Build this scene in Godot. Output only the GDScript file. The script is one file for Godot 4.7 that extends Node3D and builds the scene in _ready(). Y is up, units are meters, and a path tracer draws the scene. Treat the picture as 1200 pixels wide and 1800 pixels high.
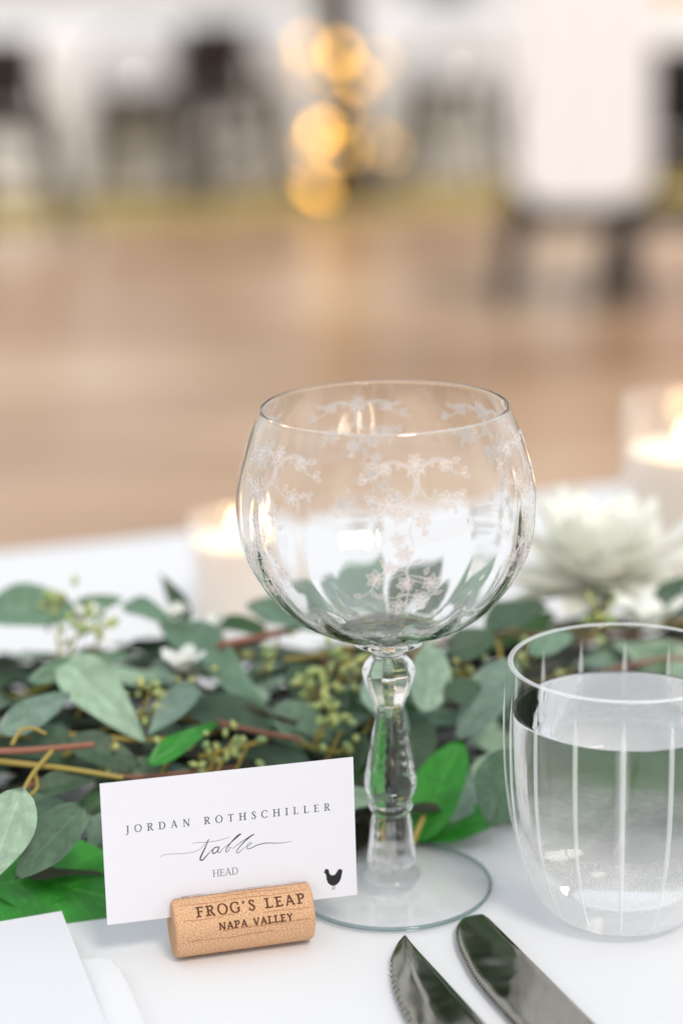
extends Node3D

const T := 0.75                      # height of the table top
var rng := RandomNumberGenerator.new()
var taken := {}

# ---------------------------------------------------------------- naming
func numbered(n: String) -> String:
	if not taken.has(n):
		taken[n] = 0
		return n
	taken[n] += 1
	return "%s_%03d" % [n, taken[n]]

func tag(o: Node3D, label: String, category: String, group := "") -> Node3D:
	o.set_meta("label", label)
	o.set_meta("category", category)
	if group != "":
		o.set_meta("group", group)
	return o

func thing(called: String, label: String, category: String, at := Vector3.ZERO, turn := 0.0, group := "") -> Node3D:
	var o := Node3D.new()
	o.name = numbered(called)
	add_child(o)
	o.position = at
	o.rotation.y = turn
	tag(o, label, category, group)
	return o

func part(called: String, mesh: Mesh, m: Material, parent: Node = null) -> MeshInstance3D:
	var o := MeshInstance3D.new()
	o.name = called if parent else numbered(called)
	o.mesh = mesh
	o.material_override = m
	(parent if parent else self).add_child(o, true)
	return o

func structure(called: String, mesh: Mesh, m: Material, kind := "structure") -> MeshInstance3D:
	var o := part(called, mesh, m)
	o.set_meta("kind", kind)
	return o

# ---------------------------------------------------------------- shapes
func grid(nu: int, nv: int, f: Callable, wrap := false, out := 1.0) -> ArrayMesh:
	var p := PackedVector3Array()
	var uv := PackedVector2Array()
	for j in nv + 1:
		for i in nu + 1:
			var a: Vector3 = f.call(float(i) / nu, float(j) / nv)
			p.append(a)
			uv.append(Vector2(float(i) / nu, float(j) / nv))
	var n := PackedVector3Array()
	var w := nu + 1
	for j in nv + 1:
		for i in nu + 1:
			var i0 := maxi(i - 1, 0)
			var i1 := mini(i + 1, nu)
			if wrap:
				i0 = (i - 1 + nu) % nu
				i1 = (i + 1) % nu
			var du: Vector3 = p[j * w + i1] - p[j * w + i0]
			var dv: Vector3 = p[mini(j + 1, nv) * w + i] - p[maxi(j - 1, 0) * w + i]
			if du.length() < 1e-9:       # a pole: take the ring beside it
				var jj := 1 if j == 0 else nv - 1
				du = p[jj * w + i1] - p[jj * w + i0]
			n.append((du.normalized().cross(dv.normalized()) * out).normalized())
	var idx := PackedInt32Array()
	for j in nv:
		for i in nu:
			var a := j * w + i
			var b := a + 1
			var c := a + w + 1
			var d := a + w
			if out > 0:
				idx.append_array(PackedInt32Array([a, c, b, a, d, c]))
			else:
				idx.append_array(PackedInt32Array([a, b, c, a, c, d]))
	var arr := []
	arr.resize(Mesh.ARRAY_MAX)
	arr[Mesh.ARRAY_VERTEX] = p
	arr[Mesh.ARRAY_NORMAL] = n
	arr[Mesh.ARRAY_TEX_UV] = uv
	arr[Mesh.ARRAY_INDEX] = idx
	var m := ArrayMesh.new()
	m.add_surface_from_arrays(Mesh.PRIMITIVE_TRIANGLES, arr)
	return m

func spline(c: Array, n: int) -> PackedVector2Array:
	# Catmull-Rom through 2D points, n samples, evenly by chord
	var s := PackedVector2Array()
	var acc := [0.0]
	for i in range(1, c.size()):
		acc.append(acc[i - 1] + (Vector2(c[i][0], c[i][1]) - Vector2(c[i - 1][0], c[i - 1][1])).length())
	for k in n:
		var d: float = acc[-1] * k / (n - 1)
		var i := 0
		while i < c.size() - 2 and acc[i + 1] < d:
			i += 1
		var t: float = clampf((d - acc[i]) / maxf(acc[i + 1] - acc[i], 1e-9), 0, 1)
		var g := func(q: int) -> Vector2:
			q = clampi(q, 0, c.size() - 1)
			return Vector2(c[q][0], c[q][1])
		var a: Vector2 = g.call(i)
		var b: Vector2 = g.call(i + 1)
		# tangents damped by chord so that close points do not overshoot
		var la: float = acc[mini(i + 1, c.size() - 1)] - acc[maxi(i - 1, 0)]
		var lb: float = acc[mini(i + 2, c.size() - 1)] - acc[i]
		var seg: float = acc[i + 1] - acc[i]
		var ma: Vector2 = (g.call(i + 1) - g.call(i - 1)) * seg / maxf(la, 1e-9)
		var mb: Vector2 = (g.call(i + 2) - g.call(i)) * seg / maxf(lb, 1e-9)
		var t2 := t * t
		var t3 := t2 * t
		s.append(a * (2 * t3 - 3 * t2 + 1) + ma * (t3 - 2 * t2 + t) + b * (-2 * t3 + 3 * t2) + mb * (t3 - t2))
	return s

func lathe(prof: PackedVector2Array, nu := 48, out := -1.0) -> ArrayMesh:
	# x = height, y = radius
	var n := prof.size() - 1
	return grid(nu, n, func(u: float, v: float) -> Vector3:
		var q := prof[int(round(v * n))]
		return Vector3(q.y * cos(u * TAU), q.x, q.y * sin(u * TAU)), true, out)

func mm(c: Array, k := 0.001) -> PackedVector2Array:
	var s := PackedVector2Array()
	for q in c:
		s.append(Vector2(q[0], q[1]) * k)
	return s

func tube(pts: Array, r0: float, r1: float, nu := 8, per := 6) -> ArrayMesh:
	var cv := Curve3D.new()
	for i in pts.size():
		var a: Vector3 = pts[maxi(i - 1, 0)]
		var b: Vector3 = pts[mini(i + 1, pts.size() - 1)]
		var t := (b - a) / 6.0
		cv.add_point(pts[i], -t, t)
	var n := (pts.size() - 1) * per
	cv.bake_interval = cv.get_baked_length() / (n * 3)
	var l := cv.get_baked_length()
	var at := []
	for j in n + 1:
		at.append(cv.sample_baked(l * j / n, true))
	var side: Vector3 = (at[1] - at[0]).normalized().cross(Vector3(0.31, 0.9, 0.29)).normalized()
	var fr := []
	for j in n + 1:
		var d: Vector3 = (at[mini(j + 1, n)] - at[maxi(j - 1, 0)]).normalized()
		side = (side - d * side.dot(d)).normalized()
		fr.append([side, d.cross(side)])
	return grid(nu, n + 2, func(u: float, v: float) -> Vector3:
		var j := clampi(int(round(v * (n + 2))) - 1, 0, n)
		var r := lerpf(r0, r1, float(j) / n)
		if v < 0.0001 or v > 0.9999:
			r = 0.0
		return at[j] + (fr[j][0] * cos(u * TAU) + fr[j][1] * sin(u * TAU)) * r, true, 1.0)

func box(size: Vector3, bevel := 0.002, at := Vector3.ZERO) -> ArrayMesh:
	# a box with rounded edges: a stretched sphere-like grid
	var h := size / 2 - Vector3.ONE * bevel
	return grid(32, 16, func(u: float, v: float) -> Vector3:
		var th := (v - 0.5) * PI
		var ph := u * TAU + PI / 4 * 0.0
		var d := Vector3(cos(th) * cos(ph), sin(th), cos(th) * sin(ph))
		# push to the cube, then round
		var k := maxf(absf(d.x), maxf(absf(d.y), absf(d.z)))
		var c := d / k
		var q := Vector3(clampf(c.x * 1.6, -1, 1) * h.x, clampf(c.y * 1.6, -1, 1) * h.y, clampf(c.z * 1.6, -1, 1) * h.z)
		return at + q + d * bevel, true, -1.0)

# ---------------------------------------------------------------- flat drawing mapped onto a surface
func tri(st: SurfaceTool, a: Vector3, b: Vector3, c: Vector3):
	st.add_vertex(a)
	st.add_vertex(c)
	st.add_vertex(b)

func ribbon(st: SurfaceTool, pts: Array, to: Callable, k := 1.0):
	# pts: [x, y, width]
	var n := pts.size()
	var l := []
	var r := []
	for i in n:
		var a: Array = pts[maxi(i - 1, 0)]
		var b: Array = pts[mini(i + 1, n - 1)]
		var d := Vector2(b[0] - a[0], b[1] - a[1]).normalized()
		var s: Vector2 = Vector2(-d.y, d.x) * float(pts[i][2]) * 0.5 * k
		var c := Vector2(pts[i][0], pts[i][1])
		l.append(to.call(c.x + s.x, c.y + s.y))
		r.append(to.call(c.x - s.x, c.y - s.y))
	for i in n - 1:
		tri(st, l[i], r[i], r[i + 1])
		tri(st, l[i], r[i + 1], l[i + 1])

func curve_pts(c: Array, n: int, w0: float, w1: float) -> Array:
	# a smooth line; thick in the middle of its course
	var s := spline(c, n)
	var o := []
	for i in n:
		o.append([s[i].x, s[i].y, lerpf(w0, w1, sin(PI * i / (n - 1)))])
	return o

func fill(st: SurfaceTool, poly: PackedVector2Array, to: Callable):
	var t := Geometry2D.triangulate_polygon(poly)
	for i in range(0, t.size(), 3):
		var a := poly[t[i]]
		var b := poly[t[i + 1]]
		var c := poly[t[i + 2]]
		if (b - a).cross(c - a) < 0:
			var e := b
			b = c
			c = e
		tri(st, to.call(a.x, a.y), to.call(b.x, b.y), to.call(c.x, c.y))

# Letters of a light roman alphabet: cap height 1; returns [advance, strokes]
func arc(cx: float, cy: float, rx: float, ry: float, a0: float, a1: float, hk: float, sn: float, n := 14) -> Array:
	var o := []
	for i in n + 1:
		var a := deg_to_rad(lerpf(a0, a1, float(i) / n))
		o.append([cx + rx * cos(a), cy + ry * sin(a), lerpf(sn, hk, pow(absf(cos(a)), 1.4))])
	return o

func bar(x0: float, y0: float, x1: float, y1: float, w: float) -> Array:
	var o := []
	for i in 5:
		o.append([lerpf(x0, x1, i / 4.0), lerpf(y0, y1, i / 4.0), w])
	return o

func stem(x: float, k: float, n: float, y0 := 0.0, y1 := 1.0) -> Array:
	var s := k * 1.35
	return [bar(x, y0, x, y1, k), bar(x - s, y0 + n / 2, x + s, y0 + n / 2, n), bar(x - s, y1 - n / 2, x + s, y1 - n / 2, n)]

func glyph(c: String, k: float, n: float) -> Array:
	match c:
		"J": return [0.42, [bar(0.26, 0.02, 0.26, 1, k), bar(0.1, 1 - n / 2, 0.42, 1 - n / 2, n), [[0.26, 0.1, k], [0.25, -0.06, k * 0.8], [0.18, -0.19, n * 1.2], [0.06, -0.24, n * 1.4], [-0.02, -0.2, n * 2]]]]
		"O": return [0.9, [arc(0.45, 0.5, 0.41, 0.5, 0, 360, k, n, 30)]]
		"R": return [0.78, stem(0.16, k, n) + [bar(0.16, 1 - n / 2, 0.38, 1 - n / 2, n), arc(0.36, 0.755, 0.24, 0.235, 90, -90, k, n), bar(0.16, 0.52, 0.38, 0.52, n), [[0.36, 0.52, k * 0.8], [0.5, 0.28, k], [0.66, 0.03, k], [0.8, 0.0, n]]]]
		"D": return [0.86, stem(0.16, k, n) + [bar(0.16, 1 - n / 2, 0.36, 1 - n / 2, n), arc(0.36, 0.5, 0.43, 0.49, 90, -90, k, n, 18), bar(0.16, n / 2, 0.36, n / 2, n)]]
		"A": return [0.84, [bar(0.08, 0, 0.41, 1.0, n * 1.1), bar(0.39, 1.02, 0.74, 0, k), bar(0.2, 0.34, 0.6, 0.34, n), bar(0.0, n / 2, 0.2, n / 2, n), bar(0.6, n / 2, 0.86, n / 2, n)]]
		"N": return [0.92, [bar(0.16, 0, 0.16, 1, n * 1.1), bar(0.14, 1.0, 0.78, 0.0, k), bar(0.78, 0, 0.78, 1, n * 1.1), bar(0.03, n / 2, 0.29, n / 2, n), bar(0.65, 1 - n / 2, 0.91, 1 - n / 2, n), bar(0.02, 1 - n / 2, 0.18, 1 - n / 2, n)]]
		"T": return [0.76, [bar(0.38, 0, 0.38, 1, k), bar(0.02, 1 - n / 2, 0.74, 1 - n / 2, n), bar(0.03, 0.82, 0.03, 1, n), bar(0.73, 0.82, 0.73, 1, n), bar(0.24, n / 2, 0.52, n / 2, n)]]
		"H": return [0.92, stem(0.16, k, n) + stem(0.76, k, n) + [bar(0.16, 0.52, 0.76, 0.52, n)]]
		"S": return [0.6, [[[0.51, 0.83, n], [0.45, 0.95, n], [0.3, 1.0, n * 1.3], [0.15, 0.92, k * 0.8], [0.11, 0.77, k], [0.19, 0.63, k], [0.34, 0.51, k], [0.48, 0.38, k], [0.52, 0.22, k], [0.45, 0.07, k * 0.8], [0.29, 0.0, n * 1.3], [0.13, 0.05, n], [0.06, 0.19, n]], bar(0.51, 0.72, 0.51, 0.98, n), bar(0.06, 0.02, 0.06, 0.28, n)]]
		"C": return [0.82, [arc(0.46, 0.5, 0.42, 0.5, 48, 312, k, n, 24), bar(0.74, 0.68, 0.74, 0.98, n), bar(0.76, 0.1, 0.72, 0.2, n)]]
		"G": return [0.88, [arc(0.46, 0.5, 0.42, 0.5, 48, 318, k, n, 24), bar(0.74, 0.68, 0.74, 0.98, n), bar(0.76, 0.06, 0.76, 0.42, k), bar(0.62, 0.42, 0.88, 0.42, n)]]
		"I": return [0.34, stem(0.17, k, n)]
		"L": return [0.66, stem(0.16, k, n) + [bar(0.16, n / 2, 0.6, n / 2, n), [[0.6, 0.0, n], [0.61, 0.1, n], [0.63, 0.22, n * 0.8]]]]
		"E": return [0.66, stem(0.16, k, n) + [bar(0.16, n / 2, 0.6, n / 2, n), bar(0.6, 0, 0.63, 0.2, n), bar(0.16, 1 - n / 2, 0.58, 1 - n / 2, n), bar(0.58, 1, 0.58, 0.83, n), bar(0.16, 0.52, 0.46, 0.52, n), bar(0.46, 0.43, 0.46, 0.61, n)]]
		"F": return [0.62, stem(0.16, k, n) + [bar(0.16, 1 - n / 2, 0.58, 1 - n / 2, n), bar(0.58, 1, 0.58, 0.82, n), bar(0.16, 0.52, 0.46, 0.52, n), bar(0.46, 0.43, 0.46, 0.61, n)]]
		"P": return [0.68, stem(0.16, k, n) + [bar(0.16, 1 - n / 2, 0.38, 1 - n / 2, n), arc(0.36, 0.74, 0.25, 0.25, 90, -90, k, n), bar(0.16, 0.49, 0.38, 0.49, n)]]
		"V": return [0.82, [bar(0.1, 1, 0.44, 0, k), bar(0.42, 0.0, 0.74, 1, n * 1.1), bar(0.0, 1 - n / 2, 0.22, 1 - n / 2, n), bar(0.62, 1 - n / 2, 0.84, 1 - n / 2, n)]]
		"Y": return [0.78, [bar(0.39, 0, 0.39, 0.46, k), bar(0.1, 1, 0.4, 0.44, k), bar(0.38, 0.44, 0.68, 1, n * 1.1), bar(0.0, 1 - n / 2, 0.22, 1 - n / 2, n), bar(0.56, 1 - n / 2, 0.78, 1 - n / 2, n), bar(0.26, n / 2, 0.52, n / 2, n)]]
		"'": return [0.26, [[[0.13, 1.0, k * 1.2], [0.12, 0.86, k], [0.08, 0.72, n]]]]
	return [0.42, []]

func write_line(st: SurfaceTool, text: String, x0: float, x1: float, y: float, h: float, k: float, n: float, to: Callable):
	# letters of height h between x0 and x1, evenly spaced out
	var w := 0.0
	for c in text:
		w += glyph(c, k, n)[0] * h
	var gap := (x1 - x0 - w) / (text.length() - 1)
	var x := x0
	for c in text:
		var g := glyph(c, k, n)
		for s in g[1]:
			var q := []
			for p in s:
				q.append([x + p[0] * h, y + p[1] * h, p[2] * h])
			ribbon(st, q, to)
		x += g[0] * h + gap

func begin() -> SurfaceTool:
	var st := SurfaceTool.new()
	st.begin(Mesh.PRIMITIVE_TRIANGLES)
	return st

func done(st: SurfaceTool) -> ArrayMesh:
	st.generate_normals()
	return st.commit()

# ---------------------------------------------------------------- materials
func mat(c: Color, rough := 0.7, metal := 0.0) -> StandardMaterial3D:
	var m := StandardMaterial3D.new()
	m.albedo_color = c
	m.roughness = rough
	m.metallic = metal
	return m

func c8(r: int, g: int, b: int) -> Color:
	return Color8(r, g, b)

func glass_mat(scale := 0.05) -> StandardMaterial3D:
	var m := mat(Color(1, 1, 1, 0), 0.0)
	m.refraction_enabled = true
	m.refraction_scale = scale
	return m

func frost(a: float, c := Color(1, 1, 1)) -> StandardMaterial3D:
	var m := mat(Color(c.r, c.g, c.b, a), 0.6)
	m.transparency = BaseMaterial3D.TRANSPARENCY_ALPHA
	return m

func noise_tex(freq: float, ramp: Array, size := 512, oct := 4, sd := 1, normal := false) -> NoiseTexture2D:
	var f := FastNoiseLite.new()
	f.seed = sd
	f.frequency = freq
	f.fractal_octaves = oct
	var t := NoiseTexture2D.new()
	t.width = size
	t.height = size
	t.seamless = true
	t.noise = f
	t.as_normal_map = normal
	if ramp.size() > 0:
		var g := Gradient.new()
		g.offsets = PackedFloat32Array(ramp.map(func(q): return q[0]))
		g.colors = PackedColorArray(ramp.map(func(q): return q[1]))
		t.color_ramp = g
	return t

func leaf_mat(base: Color, vein: Color, rough: float, back: Color, sd: int, spec := 0.5) -> StandardMaterial3D:
	# a leaf blade: midrib, side veins and mottling, drawn in its own coordinates
	var im := Image.create(128, 256, false, Image.FORMAT_RGB8)
	var f := FastNoiseLite.new()
	f.seed = sd
	f.frequency = 0.02
	f.fractal_octaves = 4
	for y in 256:
		for x in 128:
			var u := absf(x - 63.5) / 64.0
			var v := y / 256.0
			var s := fposmod(v * 9.0 - u * 2.2, 1.0)
			var vn := clampf(1.0 - u * 26.0, 0, 1) * 0.9 + clampf(1.0 - absf(s - 0.5) * 10.0, 0, 1) * 0.3
			var k := 1.0 + 0.15 * f.get_noise_2d(x, y) + 0.05 * f.get_noise_2d(x * 9.0, y * 9.0)
			var c := base.lerp(vein, clampf(vn, 0, 1))
			im.set_pixel(x, y, Color(c.r * k, c.g * k, c.b * k))
	var m := mat(Color.WHITE, rough)
	m.albedo_texture = ImageTexture.create_from_image(im)
	m.metallic_specular = spec
	m.backlight_enabled = true
	m.backlight = back
	return m

# ---------------------------------------------------------------- leaves
var leaf_shapes := []                # [kind][curl]

func leaf_mesh(kind: int, curl: float, fold: float, twist: float) -> ArrayMesh:
	return grid(8, 14, func(u: float, v: float) -> Vector3:
		var w := 0.0
		if kind == 0:                  # broad oval
			w = pow(sin(PI * pow(v, 0.92)), 0.62)
		elif kind == 1:                # egg shaped
			w = pow(sin(PI * pow(v, 0.75)), 0.8)
		else:                          # long, pointed, widest near the stem
			w = pow(sin(PI * pow(v, 0.68)), 0.95) * (1.0 - 0.12 * v)
		var s := (u - 0.5) * 2.0
		var x := s * w * 0.5
		var z := -curl * (v - 0.35) * (v - 0.35) + fold * absf(s) * w * 0.5 + twist * s * (v - 0.5) * w
		z += 0.02 * sin(v * 11.0 + s * 2.0) * absf(s)
		return Vector3(x, v, z), false, 1.0)

func leaf(parent: Node, base: Vector3, tip: Vector3, width: float, face: Vector3, kind: int, m: Material, curl := -1) -> MeshInstance3D:
	var d := tip - base
	var l := d.length()
	d /= l
	var n := (face - d * face.dot(d)).normalized()
	var o := part("leaf", leaf_shapes[kind][rng.randi() % 4 if curl < 0 else curl], m, parent)
	o.transform = Transform3D(Basis(d.cross(n) * width, d * l, n * l), base)
	return o

# ================================================================ the scene
func _ready():
	rng.seed = 20240611

	# ---- camera
	var cam := Camera3D.new()
	cam.name = "camera"
	add_child(cam)
	var ca := CameraAttributesPhysical.new()
	ca.frustum_focal_length = 48.0      # 28 degrees high
	ca.frustum_near = 0.05
	ca.frustum_far = 400.0
	ca.frustum_focus_distance = 0.687
	ca.exposure_aperture = 2.35
	cam.attributes = ca
	cam.near = 0.05
	cam.far = 400.0
	cam.fov = 28.07
	var eye := Vector3(0, T + 0.331, 0)
	var p := deg_to_rad(15.7)
	var rl := deg_to_rad(1.3)
	var fw := Vector3(0, -sin(p), -cos(p))
	var up0 := Vector3.RIGHT.cross(fw)
	var right := Vector3.RIGHT * cos(rl) - up0 * sin(rl)
	var up := up0 * cos(rl) + Vector3.RIGHT * sin(rl)
	cam.transform = Transform3D(Basis(right, up, -fw), eye)
	cam.current = true

	# ---- sky, sun, exposure
	var env := Environment.new()
	env.background_mode = Environment.BG_SKY
	var sm := ProceduralSkyMaterial.new()
	sm.sky_top_color = Color(0.94, 0.97, 1.0)
	sm.sky_horizon_color = Color(1.0, 0.98, 0.95)
	sm.sky_curve = 0.2
	sm.ground_horizon_color = Color(0.8, 0.75, 0.7)
	sm.ground_bottom_color = Color(0.5, 0.45, 0.4)
	var sky := Sky.new()
	sky.sky_material = sm
	env.sky = sky
	env.background_energy_multiplier = 1.0
	env.tonemap_mode = Environment.TONE_MAPPER_LINEAR
	env.tonemap_exposure = 1.0
	env.sdfgi_enabled = true
	env.ssao_enabled = true
	env.ssil_enabled = true
	var we := WorldEnvironment.new()
	we.name = "world_environment"
	we.environment = env
	add_child(we)
	var sun := DirectionalLight3D.new()
	sun.name = "sun"
	sun.light_energy = 0.5
	sun.light_color = Color(1.0, 0.97, 0.93)
	sun.light_angular_distance = 14.0
	sun.shadow_enabled = true
	add_child(sun)
	sun.rotation_degrees = Vector3(-48, 24, 0)

	make_materials()
	for kind in 3:
		leaf_shapes.append([leaf_mesh(kind, 0.15, 0.12, 0.0), leaf_mesh(kind, 0.5, 0.2, 0.1), leaf_mesh(kind, -0.3, 0.15, -0.15), leaf_mesh(kind, 0.25, -0.1, 0.2)])

	make_place()
	make_background()
	make_tablecloth()
	make_goblet()
	make_water_glass()
	make_card_and_cork()
	make_knives()
	make_menu_and_napkin()
	make_garland()
	make_candles()
	make_flower()

var M := {}

func make_materials():
	M.cloth = mat(c8(230, 230, 232), 0.85)
	M.cloth.normal_enabled = true
	M.cloth.normal_texture = noise_tex(0.35, [], 512, 2, 3, true)
	M.cloth.normal_scale = 0.12
	M.cloth.uv1_triplanar = true
	M.cloth.uv1_world_triplanar = true
	M.cloth.uv1_scale = Vector3.ONE * 14.0
	M.glass = glass_mat(0.0125)
	M.glass.clearcoat_enabled = true
	M.glass.clearcoat = 1.0
	M.glass.clearcoat_roughness = 0.0
	M.edge = glass_mat(0.045)
	M.edge.albedo_color = Color(0.7, 0.78, 0.78, 0.0)
	M.crystal = glass_mat(0.042)
	M.cloth.specular_mode = BaseMaterial3D.SPECULAR_DISABLED
	M.disc = mat(Color(0.78, 0.8, 0.8, 0.055), 0.0)
	M.disc.transparency = BaseMaterial3D.TRANSPARENCY_ALPHA
	M.water = glass_mat(0.033)
	M.paper = mat(c8(226, 225, 231), 0.8)
	M.ink = mat(c8(66, 68, 76), 0.6)
	M.ink_soft = mat(c8(112, 118, 132), 0.6)
	M.black = mat(c8(22, 22, 26), 0.6)
	M.steel = mat(Color(0.64, 0.62, 0.58), 0.09, 1.0)
	M.steel.roughness_texture = noise_tex(0.02, [[0.0, Color(0.5, 0.5, 0.5)], [1.0, Color(1, 1, 1)]], 256, 4, 51)
	M.steel.roughness = 0.16
	M.steel.heightmap_enabled = true
	M.steel.heightmap_texture = noise_tex(0.01, [], 256, 2, 52)
	M.steel.heightmap_scale = 0.03
	M.steel.uv1_triplanar = true
	M.steel.uv1_scale = Vector3(12, 12, 12)
	M.etch = frost(0.4, Color(1.0, 0.92, 0.88))
	M.etch_line = frost(0.75, Color(1.0, 0.96, 0.94))
	M.etch_line.backlight_enabled = true
	M.etch_line.backlight = Color(1.0, 1.0, 1.0)
	M.etch.backlight_enabled = true
	M.etch.backlight = Color(1.0, 1.0, 1.0)
	M.rim = frost(0.5, Color(0.98, 0.99, 0.99))
	M.dew = frost(1.0)
	M.rib = frost(0.5, Color(0.98, 0.99, 0.99))
	M.rib.backlight_enabled = true
	M.rib.backlight = Color(0.6, 0.6, 0.6)
	# eucalyptus
	M.leaf = [
		leaf_mat(c8(152, 178, 152), c8(176, 198, 172), 0.5, Color(0.05, 0.08, 0.04), 1),
		leaf_mat(c8(104, 134, 108), c8(130, 158, 128), 0.5, Color(0.05, 0.08, 0.04), 2),
		leaf_mat(c8(82, 108, 84), c8(106, 132, 104), 0.5, Color(0.04, 0.06, 0.03), 3),
		leaf_mat(c8(60, 84, 60), c8(84, 108, 78), 0.55, Color(0.06, 0.1, 0.05), 4),
		leaf_mat(c8(114, 138, 122), c8(142, 162, 146), 0.45, Color(0.06, 0.09, 0.07), 5),
		leaf_mat(c8(56, 92, 48), c8(84, 118, 66), 0.45, Color(0.06, 0.12, 0.03), 6),
		leaf_mat(c8(48, 138, 40), c8(100, 172, 74), 0.4, Color(0.16, 0.5, 0.07), 7),
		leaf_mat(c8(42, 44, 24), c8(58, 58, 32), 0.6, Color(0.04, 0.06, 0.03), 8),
	]
	M.twig = mat(c8(166, 146, 72), 0.6)
	M.twig_red = mat(c8(150, 98, 78), 0.6)
	M.twig_olive = mat(c8(132, 122, 56), 0.7)
	M.twig_dark = mat(c8(70, 52, 34), 0.8)
	M.seed = [mat(c8(176, 190, 118), 0.5), mat(c8(150, 172, 112), 0.5), mat(c8(192, 196, 120), 0.5)]
	M.petal = mat(c8(244, 243, 236), 0.6)
	M.petal.backlight_enabled = true
	M.petal.backlight = Color(0.5, 0.5, 0.42)
	# cork: fine grain, pale and rusty flecks
	M.cork = mat(Color.WHITE, 0.9)
	M.cork.albedo_texture = noise_tex(0.034, [[0.0, c8(150, 98, 64)], [0.3, c8(208, 156, 116)], [0.5, c8(224, 178, 138)], [0.7, c8(230, 188, 148)], [0.86, c8(244, 216, 182)], [1.0, c8(206, 152, 114)]], 512, 5, 11)
	M.cork.uv1_triplanar = true
	M.cork.uv1_scale = Vector3(60, 110, 110)
	M.cork.heightmap_enabled = true
	M.cork.heightmap_texture = noise_tex(0.05, [], 512, 4, 12)
	M.cork.heightmap_scale = 0.03
	M.cork_vein = mat(c8(186, 128, 96), 0.9)
	M.cork_print = mat(c8(92, 56, 34), 0.9)
	# background
	M.chair = mat(c8(48, 39, 37), 0.5)
	M.linen = mat(c8(250, 247, 248), 0.9)
	M.bark = mat(Color.WHITE, 0.95)
	M.bark.albedo_texture = noise_tex(0.02, [[0.0, c8(40, 32, 24)], [1.0, c8(96, 80, 62)]], 256, 4, 21)
	M.bark.uv1_triplanar = true
	M.bark.uv1_scale = Vector3(4, 1, 4)
	M.floor = mat(Color.WHITE, 0.3)
	M.floor.metallic_specular = 0.85
	M.floor.albedo_texture = noise_tex(0.008, [[0.0, c8(150, 112, 80)], [0.35, c8(180, 139, 104)], [0.6, c8(198, 158, 122)], [1.0, c8(232, 204, 174)]], 512, 4, 31)
	M.floor.uv1_scale = Vector3(1.5, 5, 1)
	M.wire = mat(c8(50, 60, 40), 0.6)
	M.bulb = mat(c8(255, 214, 130), 0.3)
	M.bulb.emission_enabled = true
	M.bulb.emission = Color(1.0, 0.74, 0.26)
	M.bulb.emission_energy_multiplier = 4.0
	M.bulbs = [M.bulb, M.bulb.duplicate(), M.bulb.duplicate()]
	M.bulbs[1].emission_energy_multiplier = 5.5
	M.bulbs[2].emission_energy_multiplier = 9.0
	M.flame = mat(c8(255, 230, 180), 0.4)
	M.flame.emission_enabled = true
	M.flame.emission = Color(1.0, 0.82, 0.58)
	M.flame.emission_energy_multiplier = 5.5
	M.wax = mat(c8(253, 242, 229), 0.5)
	M.wax.subsurf_scatter_enabled = true
	M.wax.subsurf_scatter_strength = 0.25
	M.wax.backlight_enabled = true
	M.wax.backlight = Color(0.5, 0.46, 0.4)
	M.clear = mat(Color(1, 1, 1, 0.0), 0.0)
	M.clear.transparency = BaseMaterial3D.TRANSPARENCY_ALPHA
	M.clear.metallic_specular = 0.32
	M.pane = mat(Color(1, 1, 1, 0.06), 0.02)
	M.pane.transparency = BaseMaterial3D.TRANSPARENCY_ALPHA

# ---------------------------------------------------------------- ground and floor
func make_place():
	var gm := mat(Color.WHITE, 0.95)
	gm.albedo_texture = noise_tex(0.02, [[0.0, c8(176, 164, 150)], [1.0, c8(218, 208, 196)]], 512, 5, 41)
	gm.uv1_triplanar = true
	gm.uv1_world_triplanar = true
	gm.uv1_scale = Vector3.ONE * 0.8
	structure("ground", grid(60, 60, func(u: float, v: float) -> Vector3: return Vector3((u - 0.5) * 260, 0.02 * sin(u * 300) * sin(v * 280), (v - 0.5) * 260 - 20) - Vector3(0, 0.05, 0), false, -1.0), gm)
	# dance floor of tan boards, laid askew to the camera
	var fl := structure("dance_floor", grid(8, 8, func(u: float, v: float) -> Vector3: return Vector3((u - 0.5) * 12.0, 0.0, (v - 0.5) * 12.0), false, -1.0), M.floor)
	fl.position = Vector3(0.6, 0, -2.2)
	fl.rotation.y = deg_to_rad(6)
	var gr := mat(Color.WHITE, 0.95)
	gr.albedo_texture = noise_tex(0.03, [[0.0, c8(170, 148, 84)], [1.0, c8(212, 188, 122)]], 256, 4, 43)
	gr.uv1_triplanar = true
	gr.uv1_world_triplanar = true
	var s := structure("grass_strip", grid(60, 10, func(u: float, v: float) -> Vector3: return Vector3((u - 0.5) * 14.0, 0.012 + 0.01 * sin(u * 190 + v * 30), (v - 0.5) * 1.2), false, -1.0), gr)
	s.position = Vector3(0.0, -0.02, -8.85)
	s.rotation.y = deg_to_rad(6)

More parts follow.
